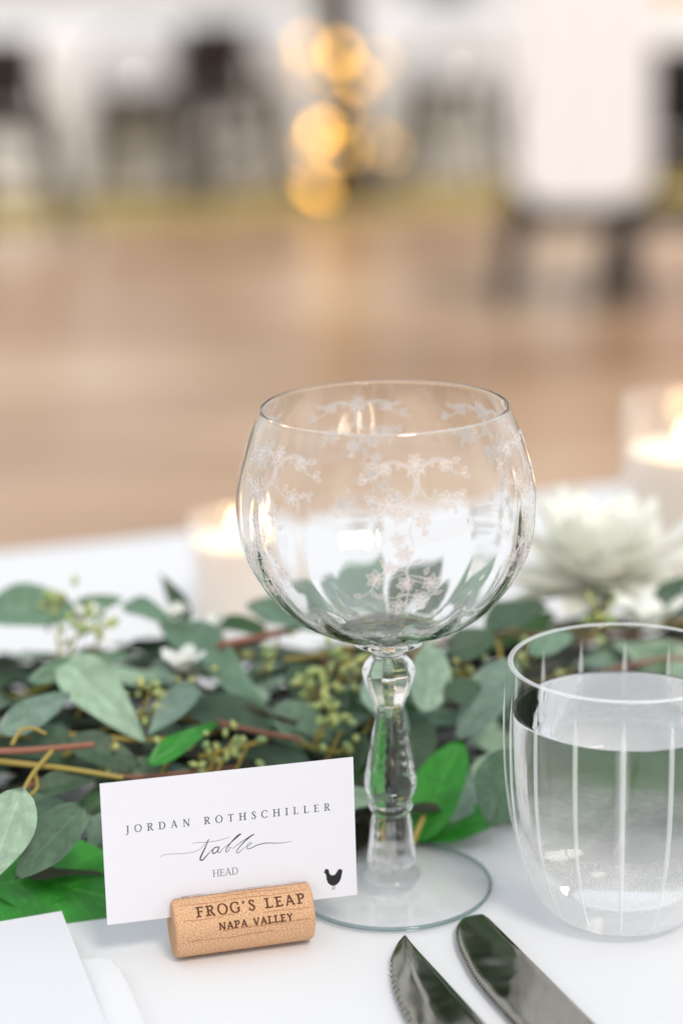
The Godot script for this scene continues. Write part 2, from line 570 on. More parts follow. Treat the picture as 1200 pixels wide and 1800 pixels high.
func chair_at(label: String, at: Vector3, turn: float, k := 1.0, solid := false) -> Node3D:
	var t := thing("bentwood_chair", label, "chair", at, turn, "chairs round the far tables")
	part("seat", lathe(mm([[470 - 42 * k, 0], [470 - 42 * k, 175], [444, 200], [456, 206], [464, 198], [466, 0]]), 32), M.chair, t)
	for a in [[-1, 1], [1, 1], [-1, -1], [1, -1]]:
		var x: float = a[0] * 0.14
		var z: float = a[1] * 0.13
		part("leg", tube([Vector3(x, 0.44, z), Vector3(x * 1.15, 0.2, z * 1.15), Vector3(x * 1.45, 0, z * 1.5)], 0.018 * k, 0.013 * k), M.chair, t)
	var ring := []
	for i in 17:
		ring.append(Vector3(0.155 * cos(i * TAU / 16), 0.26, 0.145 * sin(i * TAU / 16)))
	part("stretcher", tube(ring, 0.007 * k * k, 0.007 * k * k, 6, 2), M.chair, t)
	var hoop := []
	for i in 9:
		var a := PI * i / 8.0
		hoop.append(Vector3(-0.19 * cos(a), 0.45 + 0.25 * pow(sin(a), 0.6), 0.17 + 0.09 * sin(a)))
	part("back_hoop", tube(hoop, 0.010 * k, 0.010 * k, 8, 4), M.chair, t)
	var arch := []
	for i in 9:
		var a := PI * i / 8.0
		arch.append(Vector3(-0.185 * cos(a) , 0.05 + 0.36 * pow(sin(a), 0.7), 0.15))
	part("leg_brace", tube(arch, 0.015 * k, 0.015 * k, 8, 4), M.chair, t)
	if solid:
		var panel := part("back_panel", slab(0.30, 0.26, 0.02, 0.012), M.chair, t)
		panel.transform = Transform3D(Basis(Vector3.RIGHT, PI / 2 - 0.2), Vector3(0, 0.60, 0.24))
	return t

func cloth_box(w: float, d: float, h: float, folds: int) -> ArrayMesh:
	# a floor-length cloth over a table: flat top, sides with hanging folds
	return grid(160, 26, func(u: float, v: float) -> Vector3:
		var a := u * TAU
		var q := Vector2(cos(a), sin(a))
		var e := pow(pow(absf(q.x), 8) + pow(absf(q.y), 8), -0.125)
		q *= e
		if v < 0.4:
			var k := v / 0.4
			return Vector3(q.x * w / 2 * k, h, q.y * d / 2 * k)
		var f := (v - 0.4) / 0.6
		var o := 1.0 + 0.02 * minf(f * 4, 1) + f * (0.03 + 0.035 * sin(a * folds) + 0.02 * sin(a * folds * 1.7 + 1.0))
		return Vector3(q.x * w / 2 * o, h - 0.012 * minf(f * 20, 1) - f * (h - 0.025), q.y * d / 2 * o), true, 1.0)

func make_background():
	for a in [
		["long white clothed table far left behind the dark chairs", Vector3(-1.40, 0, -10.1), 2.5, 1.9, 6.0],
		["white clothed table behind the tree with fairy lights", Vector3(0.85, 0, -10.4), 1.75, 1.9, 6.0],
		["white clothed table far right with the amber lantern on it", Vector3(2.55, 0, -10.2), 1.5, 1.9, 6.0],
	]:
		var t := part("banquet_table", cloth_box(a[2], a[3], 0.74, 19), M.linen)
		t.position = a[1]
		t.rotation.y = deg_to_rad(a[4])
		tag(t, a[0], "table", "white clothed tables beyond the dance floor")
	chair_at("dark bentwood chair at the far left edge nearest the dance floor", Vector3(-1.2, 0, -7.75), deg_to_rad(200), 1.3, true)
	chair_at("dark bentwood chair midway between the left edge and the tree", Vector3(-0.84, 0, -8.95), deg_to_rad(185), 1.25)
	chair_at("dark bentwood chair just left of the tree with fairy lights", Vector3(-0.40, 0, -8.8), deg_to_rad(205), 1.4, true)
	chair_at("dark bentwood chair between the tree and the white draped chair", Vector3(0.5, 0, -9.1), deg_to_rad(160))
	chair_at("dark bentwood chair right of the white draped chair", Vector3(1.02, 0, -6.1), deg_to_rad(160), 2.0, true)
	# a chair whose back is draped in white, close to the dance floor's edge
	var d: Node3D = chair_at("dark bentwood chair under a white drape near the floor's right side", Vector3(0.71, 0, -6.2), deg_to_rad(176), 2.0)
	d.name = "draped_chair"
	var dr := part("chair_drape", grid(48, 48, func(u: float, v: float) -> Vector3:
		var x := (u - 0.5) * 0.37
		var s := (v - 0.5) * 2.0
		var edge := 0.06 * pow(absf(u - 0.5) * 2.0, 5.0)
		var l := absf(s) * (0.69 - edge)
		var z := 0.05 * signf(s) * minf(l / 0.05, 1.0)
		var y := 0.98 - maxf(l - 0.04, 0.0)
		return Vector3(x * (1.0 + 0.04 * l), y, z + 0.01 * sin(u * 21.0) * minf(l * 3, 1)), false, 1.0), M.linen)
	dr.position = d.position + Vector3(0.0, 0.0, 0.3)
	tag(dr, "white cloth draped over the back of a dark chair", "cloth")
	var dm: StandardMaterial3D = M.linen
	dr.material_override = dm
	# amber lantern
	var ln := thing("amber_lantern", "glowing amber glass lantern on the far right table", "lantern", Vector3(1.6, 0.745, -9.75))
	part("lantern_foot", lathe(mm([[0, 0], [0, 50], [6, 54], [14, 40], [16, 0]]), 24), M.chair, ln)
	var lm := mat(c8(240, 150, 80), 0.3)
	lm.emission_enabled = true
	lm.emission = Color(1.0, 0.42, 0.12)
	lm.emission_energy_multiplier = 1.4
	part("lantern_glow", lathe(mm([[16, 0], [16, 46], [60, 66], [130, 66], [190, 44], [200, 30], [200, 0]]), 24), lm, ln)
	part("lantern_cap", lathe(mm([[201, 0], [201, 40], [216, 24], [232, 8], [240, 0]]), 24), M.chair, ln)
	var ol := OmniLight3D.new()
	ol.name = "lantern_light"
	ol.light_color = Color(1.0, 0.55, 0.25)
	ol.light_energy = 0.01
	ol.omni_range = 12
	ol.omni_attenuation = 2.0
	ol.shadow_enabled = true
	ol.light_size = 0.07
	ol.position = Vector3(1.6, 0.85, -9.66)
	add_child(ol)
	make_tree()

func make_tree():
	var t := thing("tree", "slim dark tree trunk wound with golden fairy lights", "tree", Vector3(0.06, 0, -8.75))
	var path := [Vector3(0.02, -0.05, 0), Vector3(0.0, 0.5, 0.01), Vector3(-0.07, 1.2, 0), Vector3(-0.1, 2.2, 0.05), Vector3(-0.05, 3.4, 0.1)]
	part("trunk", tube(path, 0.085, 0.05, 14, 8), M.bark, t)
	for i in 4:
		var a := i * TAU / 4 + 0.5
		part("root", tube([Vector3(0.06 * cos(a), 0.12, 0.06 * sin(a)), Vector3(0.13 * cos(a), 0.03, 0.13 * sin(a)), Vector3(0.28 * cos(a), -0.03, 0.28 * sin(a))], 0.045, 0.02), M.bark, t)
	var lim := []
	for i in 7:
		var a := i * 2.4
		var h := 2.3 + 0.17 * i
		var b := Vector3(-0.08, h, 0.06)
		var e := b + Vector3(cos(a) * 1.1, 0.9 + 0.1 * i, sin(a) * 1.1)
		lim.append([b, e])
		part("limb", tube([b, (b + e) / 2 + Vector3(0, 0.12, 0), e], 0.035, 0.012), M.bark, t)
	var mm_ := MultiMesh.new()
	mm_.transform_format = MultiMesh.TRANSFORM_3D
	mm_.mesh = leaf_shapes[1][0]
	mm_.instance_count = 1500
	for i in 1500:
		var l: Array = lim[i % 7]
		var c: Vector3 = l[0].lerp(l[1], rng.randf_range(0.4, 1.1)) + Vector3(rng.randfn(0, 0.26), rng.randfn(0, 0.22), rng.randfn(0, 0.26))
		var bs := Basis.from_euler(Vector3(rng.randf() * TAU, rng.randf() * TAU, rng.randf() * TAU))
		mm_.set_instance_transform(i, Transform3D(bs.scaled_local(Vector3(0.06, 0.11, 0.11)), c))
	var cr := MultiMeshInstance3D.new()
	cr.name = "crown"
	cr.multimesh = mm_
	cr.material_override = M.leaf[5]
	cr.set_meta("kind", "stuff")
	t.add_child(cr)
	# fairy lights wound round the trunk
	var f := thing("fairy_light_string", "string of golden fairy lights wound round the tree trunk", "string lights", t.position)
	var bm := lathe(mm([[-19, 0], [-16, 9], [-8, 15], [0, 17], [9, 14], [16, 7], [18, 0]]), 16)
	# bulbs hang at uneven spots on loose turns of the cable
	var bulbs := [[-0.164, 0.665, 1], [-0.025, 0.631, 2], [-0.161, 0.637, 1], [-0.022, 0.611, 2], [0.133, 0.584, 0], [-0.076, 0.556, 0], [-0.170, 0.545, 0], [0.041, 0.520, 1], [0.064, 0.504, 0], [-0.023, 0.362, 1], [-0.113, 0.318, 2], [-0.105, 0.307, 2], [-0.124, 0.281, 2], [0.127, 0.255, 0], [-0.157, 0.235, 0], [0.006, 0.221, 0], [0.174, 0.223, 0], [-0.057, 0.223, 0], [-0.161, 0.094, 0], [-0.130, 0.072, 0], [-0.140, 0.067, 2], [-0.109, 0.048, 1]]
	var line := [Vector3(-0.08, 1.3, 0.09), Vector3(0.1, 1.0, 0.05), Vector3(-0.1, 0.8, 0.08)]
	for q in bulbs:
		var b := part("bulb", bm, M.bulbs[q[2]], f)
		b.position = Vector3(q[0], q[1], 0.13 + 0.02 * sin(q[1] * 90))
		if line[-1].distance_to(b.position) > 0.03:
			line.append(b.position + Vector3(0, 0.018, 0))
	part("cable", tube(line, 0.0025, 0.0025, 5, 5), M.wire, f)
	# a tall tree beyond the tables
	for a in [
		["tall dark green tree standing straight beyond the banquet tables", Vector3(0.9, 0, -17.0), 12.0, 4.2],
	]:
		shade_tree(a[0], a[1], a[2], a[3])

func shade_tree(label: String, at: Vector3, h: float, r: float):
	var t := thing("shade_tree", label, "tree", at)
	part("trunk", tube([Vector3(0, -0.1, 0), Vector3(0.05, h * 0.25, 0), Vector3(0, h * 0.5, 0.1), Vector3(0.1, h * 0.85, 0)], 0.28, 0.08, 12, 5), M.bark, t)
	var tips := []
	for i in 11:
		var a := i * 2.4
		var b := Vector3(0, h * (0.28 + 0.045 * i), 0)
		var e := b + Vector3(cos(a), 0.45 + 0.05 * i, sin(a)) * r * (0.85 - 0.035 * i)
		tips.append([b, e])
		part("limb", tube([b, (b + e) / 2 + Vector3(0, 0.25, 0), e], 0.1, 0.03), M.bark, t)
	var k := MultiMesh.new()
	k.transform_format = MultiMesh.TRANSFORM_3D
	k.mesh = leaf_shapes[1][0]
	k.instance_count = 5000
	for i in 5000:
		var l: Array = tips[i % 11]
		var c: Vector3 = l[0].lerp(l[1], rng.randf_range(0.35, 1.12)) + Vector3(rng.randfn(), rng.randfn() * 0.8, rng.randfn()) * r * 0.17
		var bs := Basis.from_euler(Vector3(rng.randf() * TAU, rng.randf() * TAU, rng.randf() * TAU))
		k.set_instance_transform(i, Transform3D(bs.scaled_local(Vector3(0.2, 0.36, 0.36)), c))
	var cr := MultiMeshInstance3D.new()
	cr.name = "crown"
	cr.multimesh = k
	cr.material_override = M.leaf[5]
	cr.set_meta("kind", "stuff")
	t.add_child(cr)

# ---------------------------------------------------------------- table
func make_tablecloth():
	var f := FastNoiseLite.new()
	f.seed = 5
	f.frequency = 5.0
	f.fractal_octaves = 3
	var w := 2.4
	var d := 0.9
	var o := part("tablecloth", grid(220, 180, func(u: float, v: float) -> Vector3:
		var x := (u - 0.5) * (w + 1.4)
		var z := (v - 0.5) * (d + 1.4)
		var cx := clampf(x, -w / 2, w / 2)
		var cz := clampf(z, -d / 2, d / 2)
		var e := Vector2(x - cx, z - cz)
		var l := e.length()
		var y := 0.0006 * f.get_noise_2d(x * 1.0, z * 1.0)
		if l < 1e-6:
			return Vector3(x, y, z)
		var r := 0.012
		var dir := e / l
		var s := minf(l / (r * PI / 2), 1.0) * PI / 2
		var drop := maxf(l - r * PI / 2, 0.0)
		var along := x if absf(dir.y) > 0.7 else z
		var wave := (0.02 * sin(along * 24.0) + 0.012 * sin(along * 41.0 + 1.0)) * minf(drop * 2.5, 1.0)
		var outw := r * sin(s) + 0.05 * drop + wave
		return Vector3(cx + dir.x * outw, y - r * (1 - cos(s)) - drop, cz + dir.y * outw), false, -1.0), M.cloth)
	var yaw := deg_to_rad(17.9)
	var away := Vector3(-sin(yaw), 0, -cos(yaw))
	# the far edge runs through (-0.194, -1.116) and (0.174, -1.235)
	o.position = Vector3(-0.01, T, -1.176) - away * (d / 2 + 0.004)
	o.rotation.y = yaw
	tag(o, "smooth white tablecloth under the goblet and garland, hanging to the floor", "tablecloth")

# ---------------------------------------------------------------- goblet
var bowl_out: PackedVector2Array

func bowl_r(h: float) -> float:
	for i in range(1, bowl_out.size()):
		if bowl_out[i].x >= h:
			var k := (h - bowl_out[i - 1].x) / maxf(bowl_out[i].x - bowl_out[i - 1].x, 1e-6)
			return lerpf(bowl_out[i - 1].y, bowl_out[i].y, k)
	return bowl_out[-1].y

func make_goblet():
	var g := thing("goblet", "clear crystal balloon goblet with etched floral vines and faceted stem", "goblet", Vector3(0.0152, T + 0.0012, -0.6742))
	# bowl, mm: [height, radius]
	bowl_out = spline([[90.2, 6.2], [91.4, 7.2], [92.6, 11.2], [94.0, 13.4], [95.4, 13.9], [96.4, 15.2], [98.6, 21.0], [103.0, 30.0], [110.4, 38.6], [120.8, 46.0], [131, 49.9], [143, 51.2], [151.2, 50.7], [165.2, 46.9], [176.4, 42.2]], 90)
	var inner := spline([[177.0, 41.2], [165.2, 46.1], [151.2, 49.9], [143, 50.3], [131, 48.9], [120.8, 44.9], [110.4, 37.2], [103.8, 28.7], [99.4, 18.0], [97.4, 8.0], [97.0, 0.0]], 70)
	var prof := bowl_out.duplicate()
	prof.append(Vector2(176.9, 42.0))
	prof.append(Vector2(177.2, 41.7))
	var n_out := prof.size()
	prof.append_array(inner)
	var np := prof.size() - 1
	part("bowl", grid(224, np, func(u: float, v: float) -> Vector3:
		var j := int(round(v * np))
		var q := prof[j]
		var r := q.y
		if j >= n_out:                  # optic panels blown into the inside of the wall
			var fade := smoothstep(174.0, 158.0, q.x) * smoothstep(8.0, 20.0, q.y)
			r -= fade * 0.95 * pow(absf(cos(u * TAU * 7.0)), 3.0)
		elif q.x < 116:                 # petals pressed round the base of the bowl
			var fb := smoothstep(116.0, 104.0, q.x) * smoothstep(92.0, 97.0, q.x)
			r += fb * (0.5 * (absf(cos(u * TAU * 7.0)) - 0.5) + 0.16 * sin(q.x * 3.4))
		return Vector3(r * cos(u * TAU), q.x, r * sin(u * TAU)) * 0.001, true, -1.0), M.glass, g)
	# stem: eight facets, pearls pressed into every other one
	var sp := spline([[4.2, 10.4], [5.2, 9.4], [7.5, 8.4], [11.6, 8.4], [16.0, 7.9], [20.5, 7.3], [25.0, 7.0], [27.2, 6.6], [28.6, 6.4], [30.0, 7.2], [32.2, 7.5], [33.6, 7.0], [35.0, 7.6], [38.0, 8.6], [41.5, 8.8], [46.0, 8.2], [52.0, 7.2], [57.7, 6.3], [65.2, 4.9], [69.5, 5.0], [71.6, 5.7], [76.0, 7.4], [80.0, 8.6], [82.8, 8.9], [85.6, 7.9], [88.0, 6.1], [89.4, 5.6], [90.2, 6.2]], 170)
	var ns := sp.size() - 1
	part("stem", grid(128, ns, func(u: float, v: float) -> Vector3:
		var q := sp[int(round(v * ns))]
		var a := fposmod(u * 8.0, 1.0) - 0.5          # across one facet
		var flat := cos(PI / 8.0) / cos(a * TAU / 8.0)
		var k := smoothstep(7.0, 10.0, q.x) * smoothstep(89.5, 86.0, q.x)
		var r := q.y * lerpf(1.0, flat * 1.04, k)
		var fi := int(floor(u * 8.0)) % 2
		if fi == 0 and q.x > 36 and q.x < 66:
			var s := fposmod(q.x, 4.2) / 4.2 - 0.5
			r += 0.28 * exp(-(s * s * 18.0 + a * a * 22.0))
		elif fi == 1 and (q.x < 27 and q.x > 9):
			var s := fposmod(q.x, 5.0) / 5.0 - 0.5
			r += 0.2 * exp(-(s * s * 12.0 + a * a * 16.0))
		return Vector3(r * cos(u * TAU), q.x, r * sin(u * TAU)) * 0.001, true, -1.0), M.crystal, g)
	# foot: a thin flat disc
	part("foot", lathe(mm([[0.9, 0.0], [0.6, 14], [0.1, 30], [0.0, 34.2], [0.25, 35.1], [0.8, 35.4], [1.35, 35.1], [1.6, 34.2], [1.9, 30], [2.3, 24], [2.7, 18], [3.1, 14.2], [3.5, 11.8], [4.2, 10.4]]), 120), M.disc, g)
	var rim := []
	for i in 17:
		var a := i * TAU / 16
		rim.append([0.78 + 0.75 * sin(a), 35.3 + 0.7 * cos(a)])
	part("foot_edge", lathe(mm(rim), 120), M.edge, g)
	# etching: one ornament repeated six times round the bowl
	var st := begin()
	var st2 := begin()
	etch_motif(st, st2)
	var em := done(st)
	st2.generate_normals()
	st2.commit(em)
	em.surface_set_material(0, M.etch)
	em.surface_set_material(1, M.etch_line)
	for i in 6:
		var e := part("etched_ornament", em, null, g)
		e.rotation.y = deg_to_rad(8 + 60 * i)

func etch_motif(st: SurfaceTool, st2: SurfaceTool):
	var to := func(x: float, y: float) -> Vector3:
		var a := deg_to_rad(x / 0.87)
		var r := bowl_r(y) + 0.14
		return Vector3(r * sin(a), y, r * cos(a)) * 0.001
	var lin := func(c: Array, w: float, w2 := -1.0):
		ribbon(st2, curve_pts(c, maxi(10, c.size() * 5), w, w if w2 < 0 else w2), to)
	var petal := func(x: float, y: float, ang: float, l: float, w: float):
		var poly := PackedVector2Array()
		var d := Vector2(cos(ang), sin(ang))
		var s := Vector2(-d.y, d.x)
		var rim := []
		for i in 13:
			var k := i / 12.0
			var a := k if k < 0.5 else 1.0 - k
			var t := a * 2.0
			var h := w * 0.5 * sin(PI * pow(t, 0.8)) * (1.0 if k < 0.5 else -1.0)
			var q := Vector2(x, y) + d * l * t + s * h
			if i < 12:
				poly.append(q)
			rim.append([q.x, q.y, 0.24])
		fill(st, poly, to)
		ribbon(st2, rim, to, 1.15)
	var flower := func(x: float, y: float, r: float, n: int, rot: float):
		for i in n:
			petal.call(x, y, rot + i * TAU / n, r * 1.3, r * 0.78)
		lin.call([[x - 0.35, y], [x, y + 0.3], [x + 0.35, y], [x, y - 0.3], [x - 0.35, y]], 0.3)
	# crown: an open tulip at the top of the vine
	flower.call(2.4, 168.0, 2.7, 7, 0.3)
	lin.call([[0.6, 166.2], [1.6, 163.6], [1.2, 160.4], [-0.6, 158.2]], 0.4, 0.7)
	lin.call([[4.0, 166.2], [3.0, 163.6], [3.4, 160.4], [5.2, 158.4]], 0.4, 0.7)
	lin.call([[2.3, 165.6], [2.3, 162], [2.2, 158.4]], 0.35, 0.6)
	# scrolls to either side, a doubled line that curls in at the vine
	for s in [-1.0, 1.0]:
		var X := func(v: float) -> float: return 2.3 + s * v
		for o in [0.0, 0.75]:
			lin.call([[X.call(3.2), 164.6 + o * 0.4], [X.call(2.2), 165.4 + o], [X.call(2.6), 166.8], [X.call(4.2), 168.4 - o * 0.8], [X.call(7.0), 169.3 - o], [X.call(10.5), 169.0 - o], [X.call(13.5), 167.8 - o]], 0.34, 0.5)
		for k in 3:
			petal.call(X.call(9.5), 168.2, (0.0 if s > 0 else PI) + s * (-0.5 - 0.55 * k), 4.6 - k * 0.6, 2.2)
		petal.call(X.call(13.2), 167.6, (0.0 if s > 0 else PI) + s * 0.2, 4.2, 1.6)
		lin.call([[X.call(11), 167.2], [X.call(13.5), 164.8], [X.call(16.6), 163.6]], 0.34, 0.5)
		petal.call(X.call(16.6), 163.6, (0.0 if s > 0 else PI) + s * 0.7, 3.2, 1.5)
		petal.call(X.call(16.6), 163.6, (0.0 if s > 0 else PI) - s * 0.3, 3.4, 1.5)
		petal.call(X.call(5.6), 168.4, -PI / 2 + s * 0.4, 1.8, 1.2)
		# hanging sprays below the scrolls
		lin.call([[2.1, 159.5], [X.call(4.5), 157.0], [X.call(8.0), 155.6], [X.call(12.0), 156.2], [X.call(15.0), 157.6]], 0.3, 0.45)
		flower.call(X.call(9.5), 156.2, 2.6, 6, 0.4)
		petal.call(X.call(5.2), 157.8, (PI / 2) - s * 0.5, 2.8, 1.3)
		petal.call(X.call(12.8), 156.4, PI / 2 - s * 0.6, 2.6, 1.4)
		petal.call(X.call(15.0), 157.6, PI / 2 - s * 1.1, 2.6, 1.4)
		petal.call(X.call(15.0), 157.6, -PI / 2 + s * 0.8, 2.2, 1.2)
		petal.call(X.call(12.0), 155.6, -PI / 2 + s * 0.1, 2.6, 1.2)
		petal.call(X.call(12.6), 153.4, -PI / 2 - s * 0.2, 2.0, 1.0)
	# vine down the middle
	lin.call([[2.0, 163.4], [0.5, 157.4], [0.6, 152.5], [-0.8, 147.5], [0.3, 142.6], [-0.9, 138.4], [-2.0, 134.4], [-1.2, 129.5], [-1.6, 124.0], [-1.2, 117.0]], 0.4, 0.55)
	for q in [[-3.9, 152.9, 2.5, 0.2], [3.4, 151.0, 2.5, 0.7], [-4.6, 145.3, 2.2, 0.5], [-2.8, 140.2, 2.6, 0.1], [-7.2, 135.6, 2.0, 0.3], [-11.6, 131.7, 2.7, 0.6], [-2.2, 129.8, 2.4, 0.2], [6.4, 129.4, 2.7, 0.4], [-4.3, 121.4, 2.4, 0.5], [3.5, 121.8, 2.0, 0.1]]:
		flower.call(q[0], q[1], q[2], 6 if q[2] > 2.3 else 5, q[3])
		lin.call([[q[0], q[1]], [q[0] * 0.5 - 0.6, q[1] + 0.6], [-0.8, q[1] + 2.4]], 0.26, 0.36)
	lin.call([[-1.6, 134.0], [-5.0, 135.4], [-8.5, 134.6], [-11.6, 131.7], [-13.2, 128.0], [-16.6, 125.1]], 0.3, 0.5)
	lin.call([[-1.4, 133.0], [2.0, 132.0], [4.6, 131.0], [6.4, 129.4]], 0.3, 0.5)
	for q in [[-16.6, 125.1, 3.0], [-13.2, 127.5, 5.2], [-9.0, 125.6, 3.4], [-5.0, 125.4, 0.2], [0.5, 125.6, 5.9], [2.6, 125.4, 0.1], [2.8, 146.0, 0.6], [4.4, 145.6, 1.9], [0.0, 155.0, 4.2], [1.0, 149.0, 0.7], [-1.4, 143.0, 4.5], [0.4, 137.0, 0.3], [4.0, 132.6, 1.2], [7.8, 125.0, 0.4], [-8.4, 136.4, 2.2]]:
		petal.call(q[0], q[1], q[2], 3.0, 1.4)
	lin.call([[-9.0, 125.6], [-6.0, 124.6], [-1.5, 125.8], [2.6, 124.4], [7.8, 125.0]], 0.3, 0.45)

# ---------------------------------------------------------------- tumbler
func make_water_glass():
	var at := Vector3(0.0944, T + 0.0012, -0.6518)
	var g := thing("water_glass", "ribbed clear tumbler with white vertical ribs standing right of the goblet", "glass", at)
	var out := spline([[0.0, 0.0], [0.0, 20.0], [0.6, 23.0], [3.0, 25.6], [6.1, 28.0], [17.6, 33.4], [32.9, 37.8], [48.0, 39.8], [60, 40.4], [70.4, 40.5], [82, 40.3], [91.0, 39.8]], 70)
	var inn := spline([[91.4, 37.0], [82, 37.6], [70.4, 37.8], [60, 37.6], [48.0, 37.0], [32.9, 35.0], [20.0, 31.0], [12.0, 26.0], [8.6, 20.0], [7.4, 10.0], [7.2, 0.0]], 60)
	var rim := PackedVector2Array()
	for i in 9:
		var a := i * PI / 8
		rim.append(Vector2(91.0 + 1.5 * sin(a), 38.4 + 1.35 * cos(a)))
	var prof := out.duplicate()
	prof.append_array(rim)
	prof.append_array(inn)
	var np := prof.size() - 1
	var f := FastNoiseLite.new()
	f.seed = 77
	f.frequency = 0.09
	f.fractal_octaves = 3
	var f2 := FastNoiseLite.new()
	f2.seed = 78
	f2.frequency = 0.012
	part("tumbler_wall", grid(128, np, func(u: float, v: float) -> Vector3:
		var q := prof[int(round(v * np))]
		return Vector3(q.y * cos(u * TAU), q.x, q.y * sin(u * TAU)) * 0.001, true, -1.0), M.clear, g)
	# dew: fine droplets beaded on the lower outside
	var dw := Image.create(768, 384, false, Image.FORMAT_RGBA8)
	var f3 := FastNoiseLite.new()
	f3.seed = 79
	f3.frequency = 0.16
	for y in 384:
		for x in 768:
			var h := lerpf(3.0, 62.0, y / 383.0)
			var k := smoothstep(52.0, 10.0, h + 10.0 * f2.get_noise_2d(x * 0.7, y * 0.7))
			var n := f3.get_noise_2d(x * 1.6, y * 1.6) * 0.5 + f.get_noise_2d(x * 4.0, y * 4.0) * 0.5
			dw.set_pixel(x, y, Color(1, 1, 1, clampf(k * (0.62 + 0.75 * n * smoothstep(8.0, 30.0, h)), 0, 0.85)))
	M.dew.albedo_texture = ImageTexture.create_from_image(dw)
	M.dew.backlight_enabled = true
	M.dew.backlight = Color(0.8, 0.8, 0.8)
	part("dew", grid(128, 40, func(u: float, v: float) -> Vector3:
		var h := lerpf(3.0, 62.0, v)
		var q := out[0]
		for i in range(1, out.size()):
			if out[i].x >= h and out[i].y > 24:
				q = out[i - 1].lerp(out[i], (h - out[i - 1].x) / maxf(out[i].x - out[i - 1].x, 1e-6))
				break
		return Vector3((q.y + 0.08) * cos(u * TAU), h, (q.y + 0.08) * sin(u * TAU)) * 0.001, true, -1.0), M.dew, g)
	# raised white ribs that taper out under the rim
	var rr := func(h: float) -> float:
		for i in range(1, out.size()):
			if out[i].x >= h and out[i].y > 24:
				return lerpf(out[i - 1].y, out[i].y, (h - out[i - 1].x) / maxf(out[i].x - out[i - 1].x, 1e-6))
		return 39.8
	var rib := grid(8, 40, func(u: float, v: float) -> Vector3:
		var h := lerpf(2.6, 87.0, v)
		var wide := 0.85 * smoothstep(0.0, 0.04, v) * smoothstep(1.0, 0.86, v)
		var a := (u - 0.5) * 2.0
		var r: float = rr.call(h) - 0.02 + 0.6 * (1.0 - a * a) * smoothstep(0.0, 0.04, v) * smoothstep(1.0, 0.8, v)
		var ang := a * wide / 40.0
		return Vector3(r * sin(ang), h, r * cos(ang)) * 0.001, false, 1.0)
	for i in 16:
		var o := part("rib", rib, M.rib, g)
		o.rotation.y = deg_to_rad(-8.2 + 22.5 * i)
	# the ground rim, a frosted ring just proud of the glass
	var ring := []
	for i in 13:
		var a := i * PI / 12
		ring.append([91.9 + 0.6 * sin(a), 38.5 + 0.95 * cos(a)])
	part("rim", lathe(mm(ring), 96), M.rim, g)
	# the water, up to three quarters
	var wp := PackedVector2Array()
	for q in inn:
		if q.x < 73.0:
			wp.append(Vector2(q.x + 0.1, maxf(q.y - 0.12, 0.0)))
	wp.reverse()
	wp.append(Vector2(74.0, 37.6))
	wp.append(Vector2(74.9, 37.5))
	wp.append(Vector2(74.5, 37.0))
	wp.append(Vector2(74.3, 35.5))
	wp.append(Vector2(74.2, 20.0))
	wp.append(Vector2(74.2, 0.0))
	var wt := part("water", lathe(mm(Array(wp).map(func(q): return [q.x, q.y])), 96), M.water)
	wt.position = at
	tag(wt, "clear still water filling the ribbed tumbler to three quarters", "water")

